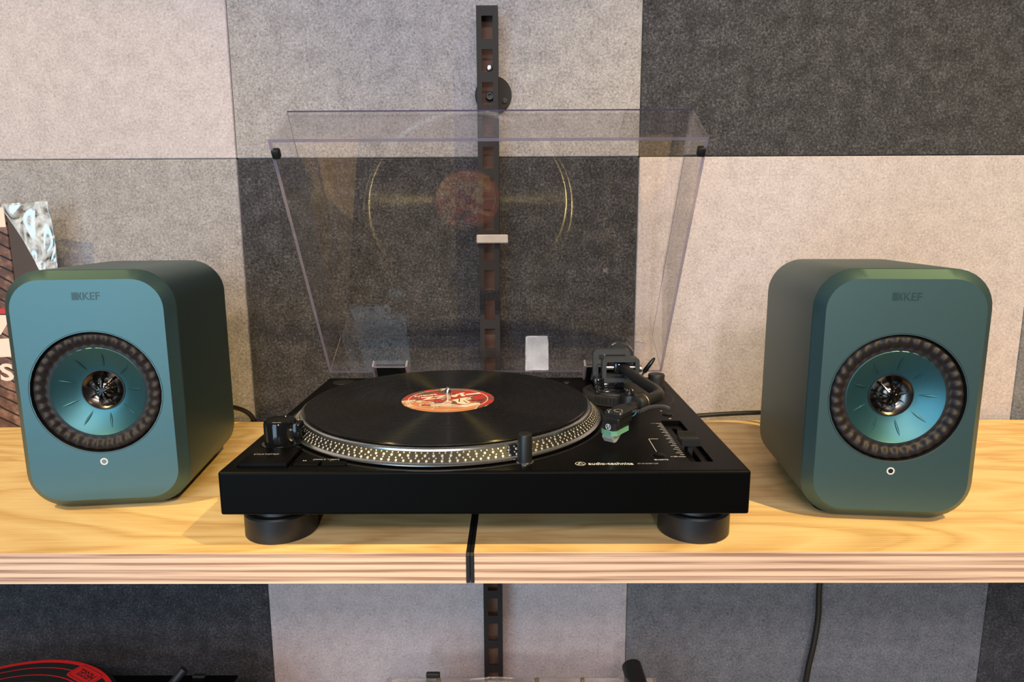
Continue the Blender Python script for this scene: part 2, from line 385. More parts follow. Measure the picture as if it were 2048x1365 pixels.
# ------------------------------------------------------------------ slotted wall rail
rail = thing('wall_rail', 'black slotted metal upright rail on the felt wall behind the turntable', 'rail', (-.008, .40, -.46))
RXc, RW, RF, RB = -.0078, .0275, .3755, .405
x0, x1 = RXc-RW/2, RXc+RW/2
ztop, pitch, sh, sw = .5535, .0403, .0275, .0142
b = B()
slots = []
z = .5275
while z > -.45: slots.append(z); z -= pitch
zz = ztop; th = .0022
xl, xr = RXc-sw/2, RXc+sw/2
for s_ in slots:
    b.box(x0, x1, RF, RF+th, s_+sh/2, zz); b.box(x0, xl, RF, RF+th, s_-sh/2, s_+sh/2); b.box(xr, x1, RF, RF+th, s_-sh/2, s_+sh/2); zz = s_-sh/2
b.box(x0, x1, RF, RF+th, -.455, zz)
b.box(x0, x0+th, RF+th, RB, -.455, ztop); b.box(x1-th, x1, RF+th, RB, -.455, ztop); b.box(x0, x1, RF+th, RB, ztop-th, ztop)
b.build('channel', 'rail', rail, world=True, smooth=False)
B().box(x0+th, x1-th, RB-.010, RB-.008, -.455, ztop-th).build('back_strip', 'rail_glow', rail, world=True, smooth=False, label='strip seen through the slots, brown for the warm light inside the rail')
AX = RX(90)   # lathe axis -> -Y
def yl(x, y, z): return T(x, y, z) @ AX
b = B().lathe([(0, 0), (.0036, 0), (.0040, .0006), (.0040, .0030), (.003, .0036), (0, .0036)], 20, yl(RXc+.002, RB-.010, slots[1]-.005)); b.build('screw_head', 'alu', rail, world=True, label='small silver screw in the second slot')
b = B().lathe([(0, 0), (.0055, 0), (.0055, .006), (.0046, .007), (.0028, .007), (.0026, .004), (0, .004)], 20, yl(RXc+.0022, RB-.010, slots[2]-.001)); b.build('bolt_head', 'blackgap', rail, world=True, label='black socket bolt in the third slot')
disc = B().lathe([(.0, 0), (.0245, 0), (.0245, .0022), (.0238, .003), (.0, .003)], 40, yl(-.0015, YW-.0008, .4505)).build('mounting_disc', 'rail', rail, world=True, label='round black mounting plate behind the rail')
B().lathe([(0, 0), (.0032, 0), (.0032, .0014), (.0018, .0016), (.0016, .0006), (0, .0006)], 16, yl(.0138, YW-.0038, .4425)).build('mounting_screw', 'blackgap', disc, world=True)

# clear acrylic clip hooked in the rail
clip = thing('acrylic_clip', 'small clear acrylic bar clipped across the black wall rail', 'clip', (-.003, .372, .25))
B().box(-.0245, .0175, .3690, .3752, .2548, .2662, bev=.0012).build('bar', 'frost', clip, world=True)
B().box(RXc-.005, RXc+.005, .3750, .388, .2600, .2650, bev=.0006).build('hook', 'acryl_lo', clip, world=True)

# ------------------------------------------------------------------ turntable
tt = thing('turntable', 'black direct-drive turntable with raised clear dust cover between the two teal speakers', 'turntable', (0, .176, 0))
ZT, HB = .0752, .0391
ZB = ZT-HB
def tb(b, name, mats, parent=tt, **k): return b.build(name, mats, parent, world=True, **k)
# plinth with recesses
pl = B().box(-.226, .226, 0, .352, ZB, ZT, bev=.0022, seg=3)
# bottom chamfered corners at the front come from the bevel
plinth = tb(pl, 'plinth', ['plinth'], smooth=False)
def cut(o, b):
    me = b.mesh('cutter', 'matblack', smooth=False); c = bpy.data.objects.new('cutter', me); C.objects.link(c)
    md = o.modifiers.new('cut', 'BOOLEAN'); md.operation = 'DIFFERENCE'; md.solver = 'EXACT'; md.object = c
    bpy.context.view_layer.update()
    nm = bpy.data.meshes.new_from_object(o.evaluated_get(bpy.context.evaluated_depsgraph_get()))
    o.modifiers.clear(); old = o.data; o.data = nm; nm.name = old.name
    bpy.data.objects.remove(c)
SX0, SX1, SY0, SY1 = .1797, .2006, .0222, .1469
cutter = B().prism(rrect(SX1-SX0, SY1-SY0, .0025, 4, (SX0+SX1)/2, (SY0+SY1)/2), ZT-.004, ZT+.01)
cut(plinth, cutter)
cut(plinth, B().box(-.2142, -.1690, .0105, .0560, ZT-.004, ZT+.01))
cut(plinth, B().box(-.1680, -.1195, .0140, .0250, ZT-.003, ZT+.01))
# long groove of the pitch slider
cut(plinth, B().box(.1880, .1930, .0240, .1320, ZT-.012, ZT+.01))
# feet
def foot(x, y):
    f = tb(B().lathe([(0, 0), (.0318, 0), (.0325, .0008), (.0325, .0215), (.0312, .0232), (.0285, .0236), (.026, .0236), (.0255, .0262), (0, .0262)], 56, T(x, y, 0)), 'foot', 'satinblack')
    tb(B().lathe([(0, 0), (.024, 0), (.024, .0105), (0, .0105)], 40, T(x, y, .0260)), 'foot_neck', 'blackgap', f)
for x in (-.192, .192):
    for y in (.0495, .305): foot(x, y)
# platter
PX, PY, ZR = -.0464, .1708, .0927
P0 = T(PX, PY, 0)
plat = tb(B().lathe([(.150, ZT+.0004), (.1590, ZT+.0004), (.1638, ZT+.0010), (.1650, ZT+.0020), (.1650, ZT+.0030), (.1638, ZT+.0038), (.1618, ZT+.0043)], 160, P0, cap=False), 'platter', 'alu', label='aluminium platter with dotted strobe rim')
tb(B().lathe([(.1618, ZT+.0043), (.1550, ZT+.0122)], 160, P0, cap=False), 'strobe_band', 'blackgap', plat)
tb(B().lathe([(.1550, ZT+.0122), (.1546, ZT+.0138), (.1536, ZT+.0146), (.1515, ZT+.0148), (0, ZT+.0148)], 160, P0, cap=False), 'platter_top', 'alu', plat)
tb(B().lathe([(.166, ZT-.0002), (.1685, ZT+.0002), (.1700, ZT+.0002), (.1702, ZT-.0002)], 120, P0, cap=False), 'platter_groove', 'blackgap')
# strobe dots: four rows, alternating large and small, lying on the sloped band
b = B()
s0 = Vector((.1618, ZT+.0043)); s1 = Vector((.1550, ZT+.0122)); sl = (s1-s0).length; dv = (s1-s0)/sl; nv = Vector((-dv.y, dv.x))*-1
if nv.x < 0: nv = -nv
for frac, n, rad, ph in ((.15, 150, .00125, 0), (.38, 170, .00082, .3), (.62, 133, .00128, .1), (.86, 189, .00080, .2)):
    base = s0+dv*sl*frac
    for i in range(n):
        a = 2*math.pi*(i+ph)/n; ca, sa = math.cos(a), math.sin(a)
        rad_v = Vector((ca, sa, 0)); tan = Vector((-sa, ca, 0))
        c = Vector((PX, PY, 0))+rad_v*base.x+Vector((0, 0, base.y)); up = rad_v*dv.x+Vector((0, 0, dv.y)); nn = rad_v*nv.x+Vector((0, 0, nv.y))
        ring = [b.bm.verts.new(c+nn*.0001+(tan*math.cos(2*math.pi*k/8)+up*math.sin(2*math.pi*k/8)*1.12)*rad) for k in range(8)]
        top = [b.bm.verts.new(c+nn*.0004+(tan*math.cos(2*math.pi*k/8)+up*math.sin(2*math.pi*k/8)*1.12)*rad*.6) for k in range(8)]
        for k in range(8): b.bm.faces.new((ring[k], ring[(k+1) % 8], top[(k+1) % 8], top[k]))
        b.bm.faces.new(top)
dots = tb(b, 'strobe_dots', 'dot', plat, smooth=False); dots['kind'] = 'stuff'
# spindle
tb(B().lathe([(.0036, ZR-.004), (.0036, ZR+.0085), (.0033, ZR+.0105), (.0022, ZR+.0130), (.0010, ZR+.0140), (0, ZR+.0142)], 24, P0), 'spindle', 'chrome')
# power / strobe knob
KX, KY = -.1965, .0745
kn = tb(B().lathe([(.0178, ZT), (.0178, ZT+.0012), (.0152, ZT+.0016), (.0152, ZT+.0210), (.0146, ZT+.0232), (.0132, ZT+.0242), (.0122, ZT+.0240), (.0118, ZT+.0235), (0, ZT+.0235)], 56, T(KX, KY, 0)), 'power_knob', 'glossblack', label='glossy black round power knob')
tb(B().box(KX+.009, KX+.0205, KY-.006, KY+.008, ZT, ZT+.0215, bev=.002, seg=2), 'strobe_lamp_housing', 'glossblack', kn)
lettering('power_print', 'POWER', .0085, .0016, T(KX, KY-.0090, ZT+.02362), 'faintprint', kn)
lettering('power_marks', 'OFF', .0052, .0014, T(-.1765, .0545, ZT+.0001), 'white', tt); lettering('power_marks', 'ON', .004, .0014, T(-.1745, .0500, ZT+.0001), 'white', tt)
# start/stop button
ss = tb(B().box(-.2130, -.1708, .0120, .0550, ZT-.004, ZT+.0030, bev=.0006, seg=2), 'start_stop_button', 'plinth')
lettering('start_stop_print', 'START/STOP', .0225, .0024, T(-.1968, .0360, ZT+.0031), 'faintprint', ss)
# speed buttons
for x0, x1 in ((-.1665, -.1448), (-.1422, -.1208)):
    tb(B().box(x0, x1, .0150, .0240, ZT-.003, ZT+.0012, bev=.0005, seg=2), 'speed_button', 'plinth')
lettering('speed_print', '33', .0032, .0015, T(-.1600, .0272, ZT+.0001), 'white', tt); lettering('speed_print', '45', .0032, .0015, T(-.1360, .0272, ZT+.0001), 'white', tt)
lettering('speed_print', '78', .0042, .0020, T(-.1415, .0305, ZT+.0001), 'white', tt)
b = B()
for x0, x1 in ((-.1530, -.1445), (-.1385, -.1300)): b.box(x0, x1, .0302, .0307, ZT, ZT+.0001)
for x in (-.1530, -.1304): b.box(x, x+.0004, .0290, .0307, ZT, ZT+.0001)
tb(b, 'speed_bracket_print', 'white', smooth=False)
# pop-up stylus lamp
lamp = tb(B().lathe([(.0078, ZT), (.0078, ZT+.0008), (.0066, ZT+.0012)], 32, T(.0350, .0220, 0)), 'lamp_collar', 'chrome')
tb(B().lathe([(.0064, ZT+.0010), (.0064, ZT+.0245), (.0060, ZT+.0258), (.0052, ZT+.0264), (0, ZT+.0265)], 36, T(.0350, .0220, 0)), 'stylus_lamp', 'satinblack', label='black cylindrical pop-up stylus lamp')
# maker's mark and lettering on the deck
def ringmesh(b, cx, cy, r0, r1, z, n=40, sy=1.0):
    for i in range(n):
        a, c = 2*math.pi*i/n, 2*math.pi*(i+1)/n
        vs = [b.bm.verts.new((cx+r*math.cos(t), cy+sy*r*math.sin(t), z)) for r, t in ((r0, a), (r1, a), (r1, c), (r0, c))]
        b.bm.faces.new(vs)
def stroke(b, p, q, w_, z):
    p, q = Vector(p), Vector(q); d = (q-p).normalized(); n = Vector((-d.y, d.x))*w_/2
    b.bm.faces.new([b.bm.verts.new((v.x, v.y, z)) for v in (p-n, q-n, q+n, p+n)])
b = B(); ex, ey = .0833, .0177; zp = ZT+.0001
ringmesh(b, ex, ey, .0040, .0046, zp, sy=1.0)
stroke(b, (ex-.0030, ey-.0027), (ex-.0002, ey+.0038), .0006, zp); stroke(b, (ex-.0002, ey+.0038), (ex+.0030, ey-.0027), .0006, zp); stroke(b, (ex-.0030, ey-.0025), (ex+.0030, ey-.0025), .0005, zp); stroke(b, (ex-.0002, ey+.0022), (ex-.0014, ey-.0025), .0004, zp)
tb(b, 'emblem_print', 'white', smooth=False)
lettering('maker_print', 'audio-technica', .0392, .0056, T(.1096, .0178, zp), 'white', tt, bold=.012)
lettering('model_print', 'AT-LP120XBT-USB', .0180, .0026, T(.1418, .0178, zp), 'faintprint', tt)
# pitch controls
b = B()
for i in range(21):
    y = .1370+(.0353-.1370)*i/20
    b.box(.1727 if i % 2 == 0 else .1752, .1790, y-.00028, y+.00028, ZT, ZT+.0001)
tb(b, 'pitch_scale_print', 'white', smooth=False)
lettering('pitch_print', '-10%', .0045, .0014, T(.1695, .1370, zp), 'faintprint', tt); lettering('pitch_print', '+10%', .0062, .0016, T(.1688, .0355, zp), 'white', tt)
b = B(); b.box(.1556, .1648, .0856, .0861, ZT, ZT+.0001); b.box(.1555, .1560, .0490, .0861, ZT, ZT+.0001); tb(b, 'quartz_line_print', 'white', smooth=False)
lettering('quartz_print', 'QUARTZ', .0125, .0023, T(.1556, .0272, zp), 'white', tt)
for x, y in ((.1556, .0385), (.1919, .1690)):
    bt = tb(B().lathe([(0, ZT-.0005), (.0056, ZT-.0005), (.0057, ZT+.0006), (.0052, ZT+.0009), (0, ZT+.0009)], 32, T(x, y, 0)), 'round_button', 'plinth')
    bb = B(); ringmesh(bb, x, y, .0057, .0068, ZT+.00008); tb(bb, 'button_gap', 'blackgap', bt, smooth=False)
lettering('power_symbol_print', 'O', .0026, .0022, T(.1917, .1545, zp), 'white', tt, bold=.02)
lettering('arrow_print', '*', .0022, .0022, T(.1885, .1840, zp), 'white', tt)
sld = tb(B().prism([(.0590, ZT+.0015), (.0590, ZT+.0072), (.0610, ZT+.0082), (.0640, ZT+.0066), (.0700, ZT+.0062), (.0750, ZT+.0074), (.0785, ZT+.0098), (.0800, ZT+.0100), (.0806, ZT+.0088), (.0806, ZT+.0015)], .1815, .1988, M4=Matrix(((0, 0, 1, 0), (1, 0, 0, 0), (0, 1, 0, 0), (0, 0, 0, 1)))), 'pitch_slider', 'satinblack', ang=50)
tb(B().box(.1882, .1928, .0640, .0760, ZT-.010, ZT+.003), 'slider_stem', 'matblack', sld, smooth=False)

# ---- tonearm base
AXc, AYc = .1470, .2450
def gear(r, z, a, k): return (r*(1+.012*(1 if math.sin(a*80) > 0 else -1)), z) if r > .0385 and .0005 < z-ZT < .0095 else (r, z)
base = tb(B().lathe([(.0440, ZT), (.0440, ZT+.0004), (.0390, ZT+.0006), (.0390, ZT+.0088), (.0375, ZT+.0098), (.0335, ZT+.0100), (.0330, ZT+.0118), (0, ZT+.0118)], 320, T(AXc, AYc, 0), fn=gear), 'tonearm_base', 'matblack', ang=25, label='knurled black height ring under the tonearm')
bb = B(); ringmesh(bb, .156, .2480, .0590, .0600, ZT+.00008, 72); tb(bb, 'base_seam', 'blackgap', base, smooth=False)
bk = B()
bk.box(.1190, .1560, .2330, .2700, ZT+.0118, ZT+.0215, bev=.003, seg=2)
bk.box(.1190, .1310, .2300, .2620, ZT+.0118, ZT+.0270, bev=.0025, seg=2)
bk.box(.1200, .1560, .2200, .2360, ZT+.0100, ZT+.0145, bev=.0015, seg=2)
tb(bk, 'pivot_block', 'glossblack', base)
# outer bracket: tall frame with an open right side
def frame(b, x0, x1, z0, z1, y0, y1, t, r, sides='LTRB'):
    o = rrect(x1-x0, z1-z0, r, 6, (x0+x1)/2, (z0+z1)/2); i = rrect(x1-x0-2*t, z1-z0-2*t, max(r-t, .0008), 6, (x0+x1)/2, (z0+z1)/2)
    n = len(o); V = lambda p, y: b.bm.verts.new((p[0], y, p[1]))
    of = [V(p, y0) for p in o]; ob = [V(p, y1) for p in o]; f_ = [V(p, y0) for p in i]; bk_ = [V(p, y1) for p in i]
    for k in range(n):
        j = (k+1) % n
        for q in ((of[k], of[j], f_[j], f_[k]), (ob[k], bk_[k], bk_[j], ob[j]), (of[k], ob[k], ob[j], of[j]), (f_[k], f_[j], bk_[j], bk_[k])): b.bm.faces.new(q)
b = B(); frame(b, .1200, .1640, .0960, .1325, .2500, .2600, .0062, .0050); outer = tb(b, 'gimbal_bracket', 'grey_black', ang=30)
b = B(); frame(b, .1290, .1725, .0960, .1250, .2340, .2490, .0048, .0042); tb(b, 'gimbal_ring', 'grey_black', outer, ang=30)
tb(B().tube([(.1320, .2420, .1125), (.1430, .2420, .1125)], .0030, 20), 'bearing_pin', 'alu', outer); tb(B().tube([(.1570, .2420, .1125), (.1690, .2420, .1125)], .0030, 20), 'bearing_pin', 'alu', outer)
tb(B().box(.1435, .1575, .2390, .2600, .1055, .1190, bev=.003, seg=2), 'arm_yoke', 'glossblack', outer)
tb(B().lathe([(0, 0), (.0040, 0), (.0045, .001), (.0045, .0030), (0, .0034)], 24, T(.1727, .2410, .1110) @ RY(90)), 'bearing_cap', 'chrome', outer)
# counterweight
cwx, cwz = .1570, .1175
cw = tb(B().lathe([(0, 0), (.0150, 0), (.0172, .0012), (.0175, .0020), (.0175, .0230), (.0160, .0250), (0, .0250)], 48, T(cwx, .3100, cwz) @ RX(90)), 'counterweight', 'chrome', label='chrome counterweight behind the pivot')
tb(B().lathe([(.0150, 0), (.0166, 0), (.0166, .0070), (.0150, .0070)], 48, T(cwx, .2860, cwz) @ RX(90)), 'weight_dial', 'matblack', cw)
tb(B().tube([(cwx, .336, cwz), (cwx, .246, .1125)], .0052, 20), 'rear_shaft', 'matblack', cw)
# arm tube (S shape)
path = bez([(.1535, .2450, .1125), (.1580, .2250, .1105), (.1668, .1790, .1088), (.1740, .1470, .1078), (.1738, .1330, .1072), (.1660, .1210, .1068), (.1545, .1110, .1062)], 8)
arm = tb(B().tube(path, [.0060]*len(path), 18), 'tonearm', 'satinblack', label='black S-shaped tonearm tube')
hd = Vector((-.0365, -.0440, -.0022)).normalized()   # heading of the headshell
hx = Vector((hd.y, -hd.x, 0)).normalized()*-1; hz = hx.cross(hd)
if hz.z < 0: hx = -hx; hz = hx.cross(hd)
p0 = Vector((.1545, .1110, .1062))
H = Matrix((hx, hd, hz)).transposed().to_4x4(); H.translation = p0
tb(B().lathe([(.0060, -.004), (.0074, -.003), (.0074, .0110), (.0066, .0125), (.0050, .0130)], 28, H @ RX(-90)), 'arm_collar', 'matblack', arm)
tb(B().lathe([(.0076, .0020), (.0079, .0022), (.0079, .0028), (.0076, .0030)], 28, H @ RX(-90), cap=False), 'collar_ring', 'copper', arm)
hs = B(); hs.box(-.0045, .0045, .010, .026, -.0035, .0035, M4=H, bev=.0012, seg=2)
hs.prism([(-.0050, .020), (.0050, .020), (.0095, .0300), (.0095, .0570), (.0075, .0600), (-.0075, .0600), (-.0095, .0570), (-.0095, .0300)], -.0012, .0026, M4=H)
tb(hs, 'headshell', 'satinblack', arm, ang=25, label='black slotted headshell')
for sx in (-1, 1):
    tb(B().lathe([(0, 0), (.0021, 0), (.0021, .0014), (.0015, .0020), (0, .0020)], 16, H @ T(sx*.0063, .0545, .0026)), 'headshell_screw', 'chrome', arm)
tb(B().lathe([(.0034, 0), (.0042, 0), (.0042, .0003), (.0034, .0003)], 24, H @ T(0, .0480, .0026), cap=False), 'headshell_print', 'faintprint', arm)
# finger lift curving out to the right
fl = B(); pts = bez([H @ Vector((.0085, .0360, .0010)), H @ Vector((.0150, .0330, .0010)) , (.1560, .0850, .1075), (.1690, .0890, .1072), (.1760, .0885, .1052)], 6)
if (H @ Vector((.01, .03, 0))).x < (H @ Vector((-.01, .03, 0))).x: pts = bez([H @ Vector((-.0085, .0360, .0010)), H @ Vector((-.0150, .0330, .0010)), (.1560, .0850, .1075), (.1690, .0890, .1072), (.1760, .0885, .1052)], 6)
for a, c in zip(pts, pts[1:]):
    d = (c-a).normalized(); n = Vector((-d.y, d.x, 0)).normalized()*.0022; u = Vector((0, 0, .0009))
    q = [a-n-u, a+n-u, a+n+u, a-n+u, c-n-u, c+n-u, c+n+u, c-n+u]; v = [fl.bm.verts.new(x) for x in q]
    for f in ((0, 1, 5, 4), (1, 2, 6, 5), (2, 3, 7, 6), (3, 0, 4, 7), (3, 2, 1, 0), (4, 5, 6, 7)): fl.bm.faces.new([v[i] for i in f])
tb(fl, 'finger_lift', 'grey_black', arm)
# cartridge: black body with emblem, green and clear stylus guard
ct = B(); ct.box(-.0085, .0085, .0370, .0615, -.0090, -.0012, M4=H, bev=.001)
ct.prism([(-.0075, .0400), (.0075, .0400), (.0075, .0630), (.0050, .0655), (-.0050, .0655), (-.0075, .0630)], -.0120, -.0050, M4=H)
cart = tb(ct, 'cartridge', 'satinblack', arm, ang=25)
st = B(); st.prism([(-.0085, .0430), (.0085, .0430), (.0085, .0640), (.0040, .0672), (-.0040, .0672), (-.0085, .0640)], -.0165, -.0120, M4=H)
tb(st, 'stylus_body', 'green', arm, smooth=False, label='pale green stylus assembly')
st = B(); MM = H @ Matrix(((0, 0, 1, 0), (1, 0, 0, 0), (0, 1, 0, 0), (0, 0, 0, 1)))
st.prism([(.0480, -.0165), (.0672, -.0165), (.0672, -.0190), (.0640, -.0235), (.0600, -.0235)], -.0055, .0055, M4=MM)
tb(st, 'stylus_guard', 'clearstylus', arm, smooth=False)
be = B(); ringmesh(be, 0, 0, .0024, .0029, 0, 28)
stroke(be, (-.0018, -.0017), (0, .0023), .0005, 0); stroke(be, (0, .0023), (.0018, -.0017), .0005, 0); stroke(be, (0, .0012), (-.0008, -.0022), .0004, 0)
for v in be.bm.verts: v.co = H @ Vector((v.co.x, .06565, -.0085+v.co.y))
tb(be, 'cartridge_emblem', 'white', arm, smooth=False)
for i, (mt_, dx) in enumerate((('bluewire', .003), ('white', .006), ('bluewire', -.003))):
    tb(B().tube(bez([H @ Vector((dx, .0150, -.003)), H @ Vector((dx*1.1, .0240, -.0075)), H @ Vector((dx, .0380, -.0060))], 6), .0006, 8), 'lead_wire', mt_, arm)
# arm rest post with clip
rest = tb(B().lathe([(.0105, ZT), (.0105, ZT+.0130), (.0095, ZT+.0145), (.0060, ZT+.0150), (.0058, ZT+.0165), (0, ZT+.0165)], 32, T(.1560, .2020, 0)), 'arm_rest_post', 'satinblack')
tb(B().lathe([(.0040, 0), (.0045, .0030), (.0030, .0048), (0, .0052)], 20, T(.1560, .2020, ZT+.0162)), 'post_cap', 'chrome', rest)
# cueing lever
lev = tb(B().tube([(.1800, .2790, .0800), (.1815, .2795, .0895), (.1875, .2800, .0992)], .0013, 12), 'cueing_lever', 'chrome')
tb(B().tube([(.1866, .2800, .0977), (.1884, .2801, .1005), (.1955, .2804, .1105), (.1990, .2806, .1152), (.1996, .2806, .1160)], [.0024, .0030, .0026, .0017, .0008], 16), 'lever_tip', 'glossblack', lev)
tb(B().lathe([(.0075, ZT), (.0075, ZT+.0050), (0, ZT+.0052)], 24, T(.1800, .2790, 0)), 'lever_pivot', 'satinblack', lev)
# anti-skate knob
ask = tb(B().lathe([(.0104, ZT), (.0104, ZT+.0105), (.0094, ZT+.0112), (0, ZT+.0112)], 36, T(.2052, .2940, 0)), 'anti_skate_knob', 'matblack')
tb(B().lathe([(.0100, ZT+.0110), (.0102, ZT+.0165), (.0096, ZT+.0175), (0, ZT+.0176)], 64, T(.2052, .2940, 0), fn=lambda r, z, a, k: (r*(1+.015*math.sin(a*24)), z) if r > .0097 else (r, z)), 'knob_grip', 'matblack', ask)
# recesses at the back of the deck (adapter well and hinge wells)
tb(B().lathe([(0, ZT+.0002), (.0125, ZT+.0002), (.0130, ZT+.0004), (.0140, ZT+.0004), (.0142, ZT)], 36, T(-.2000, .3270, 0)), 'adapter_well', 'blackgap')
tb(B().lathe([(0, ZT+.0012), (.0045, ZT+.0012), (.0048, ZT)], 20, T(.0935, .3200, 0)), 'rest_pad', 'blackgap')
# ---- dust cover
LA = R(57.44); LY, LZ, LL, LH, LW = .3422, .0846, .334, .0708, .2223
def lidm():   # local (x, s, t): s up along the open cover, t outwards
    ca, sa = math.cos(LA), math.sin(LA)
    return Matrix(((1, 0, 0, 0), (0, -ca, sa, LY), (0, sa, ca, LZ), (0, 0, 0, 1)))
LM = lidm(); th = .0034
b = B(); t = bmesh.new()
def bx(t, x0, x1, s0, s1, z0, z1): return [t.verts.new(p) for p in ((x0, s0, z0), (x1, s0, z0), (x1, s1, z0), (x0, s1, z0), (x0, s0, z1), (x1, s0, z1), (x1, s1, z1), (x0, s1, z1))]
dr = .004   # moulding draft
o_ = [t.verts.new(p) for p in ((-LW, 0, 0), (LW, 0, 0), (LW, LL, 0), (-LW, LL, 0), (-LW+dr*.5, dr*.3, LH), (LW-dr*.5, dr*.3, LH), (LW-dr*.5, LL-dr*.3, LH), (-LW+dr*.5, LL-dr*.3, LH))]
i_ = [t.verts.new(p) for p in ((-LW+th, th, 0), (LW-th, th, 0), (LW-th, LL-th, 0), (-LW+th, LL-th, 0), (-LW+dr*.5+th, th+dr*.3, LH-th), (LW-dr*.5-th, th+dr*.3, LH-th), (LW-dr*.5-th, LL-th-dr*.3, LH-th), (-LW+dr*.5+th, LL-th-dr*.3, LH-th))]
for k in range(4):
    j = (k+1) % 4
    t.faces.new((o_[k], o_[j], o_[4+j], o_[4+k])); t.faces.new((i_[j], i_[k], i_[4+k], i_[4+j])); t.faces.new((o_[k], i_[k], i_[j], o_[j])).material_index = 1
t.faces.new(o_[4:8]); t.faces.new(list(reversed(i_[4:8])))
t.edges.ensure_lookup_table()
ed = [e for e in t.edges if all(v in o_ for v in e.verts) and not all(v in o_[:4] for v in e.verts) and not (o_[4] in e.verts and o_[5] in e.verts)]
for f in bmesh.ops.bevel(t, geom=ed, offset=.0007, segments=1, affect='EDGES')['faces']: f.material_index = 1
ed = [e for e in t.edges if all(v.co.y > LL-.004 and v.co.z > LH-.0012 for v in e.verts) and abs(e.verts[0].co.x-e.verts[1].co.x) > .1]
for f in bmesh.ops.bevel(t, geom=ed, offset=.0014, segments=1, affect='EDGES')['faces']: f.material_index = 2
b._merge(t, 0, LM)
lid = tb(b, 'dust_cover', ['acryl', 'lilac', 'violet'], smooth=False, label='raised clear acrylic dust cover with lilac edges')
for s_ in (-1, 1):
    tb(B().box(s_*(LW-.0045)-.0042, s_*(LW-.0045)+.0042, .3125, .3225, -.0025, .006, M4=LM, bev=.002, seg=2), 'rubber_bumper', 'blackgap', lid, label='small black rubber bumper')
for xc in (-.1377, .1395):
    hp = B(); x0, x1 = xc-.0230, xc+.0230
    hp.box(x0, x0+.0022, -.003, .0225, -.0115, .0000, M4=LM, mat=1); hp.box(x1-.0022, x1, -.003, .0225, -.0115, .0000, M4=LM, mat=1)
    hp.box(x0+.0022, x1-.0022, .0213, .0225, -.0115, .0000, M4=LM); hp.box(x0+.0022, x1-.0022, .0213, .0225, -.0122, -.0115, M4=LM, mat=1); hp.box(x0+.0022, x1-.0022, -.003, .0213, -.0115, -.0100, M4=LM)
    tb(hp, 'hinge_pocket', ['acryl', 'lilac'], lid, smooth=False, label='clear acrylic hinge pocket')
    tb(B().box(xc-.0185, xc+.0185, -.0120, .0180, -.0085, -.0015, M4=LM, bev=.0008), 'hinge_tongue', 'blackgap', lid)
    tb(B().box(xc-.0170, xc+.0170, .3400, .3515, ZT-.002, ZT+.0085, bev=.001), 'hinge_base', 'matblack')

# ------------------------------------------------------------------ record
rec = thing('vinyl_record', 'black vinyl record with red comic-style label on the platter', 'record', (PX, PY, ZR-.0024))
B().lathe([(.0037, .0024), (.0037, .0002), (.1490, .0002), (.1508, .0008), (.1510, .0014), (.1502, .0021), (.1480, .0023), (.1460, .0021), (.0600, .0020), (.0585, .0024), (.0505, .0024), (.0037, .0024)], 200, None, cap=False).build('disc', 'vinyl', rec)
lab = B().lathe([(.0036, .0024), (.0500, .0024), (.0500, .0027), (.0036, .0027)], 96, None, cap=False).build('centre_label', 'label', rec, smooth=False, label='red, cream and orange printed centre label')
b = B(); ringmesh(b, 0, 0, .0425, .0434, .0028, 80); b.build('label_ring_print', 'cream', lab, smooth=False)
lettering('label_title_print', 'JAZZ', .052, .0150, T(-.006, .0125, .0028) @ RZ(180+21), 'cream', lab, bold=.05, local=True)
lettering('label_subtitle_print', 'SUPERIOR', .026, .0042, T(-.0265, .0165, .00282) @ RZ(21), 'cream', lab, bold=.02, local=True)
b = B(); b.prism([(.017, .0215), (.033, .0280), (.0345, .0245), (.0185, .0180)], .0027, .00284); b.build('label_strip_print', 'white', lab, smooth=False)
b = B(); b.prism([(.004, -.004), (.016, .006), (.022, .008), (.019, -.004), (.026, -.012), (.020, -.022), (.012, -.018), (.009, -.009)], .0027, .00284)
b.build('label_figure_print', 'cream', lab, smooth=False)
b = B(); b.prism([(-.022, -.021), (-.004, -.017), (.016, -.024), (.030, -.016), (.036, -.020), (.022, -.032), (-.004, -.029)], .0027, .00283); b.build('label_figure_print', 'cream', lab, smooth=False)
b = B()
for q in [((-.020, -.0225), (.004, -.021)), ((.006, -.026), (.024, -.021)), ((-.006, -.0275), (.016, -.029)), ((.012, .002), (.013, -.012)), ((.017, -.006), (.022, -.016)), ((.026, -.006), (.040, -.004)), ((.024, -.012), (.038, -.014))]: stroke(b, Vector(q[0]), Vector(q[1]), .0012, .00287)
b.build('label_ink_print', 'blackgap', lab, smooth=False)

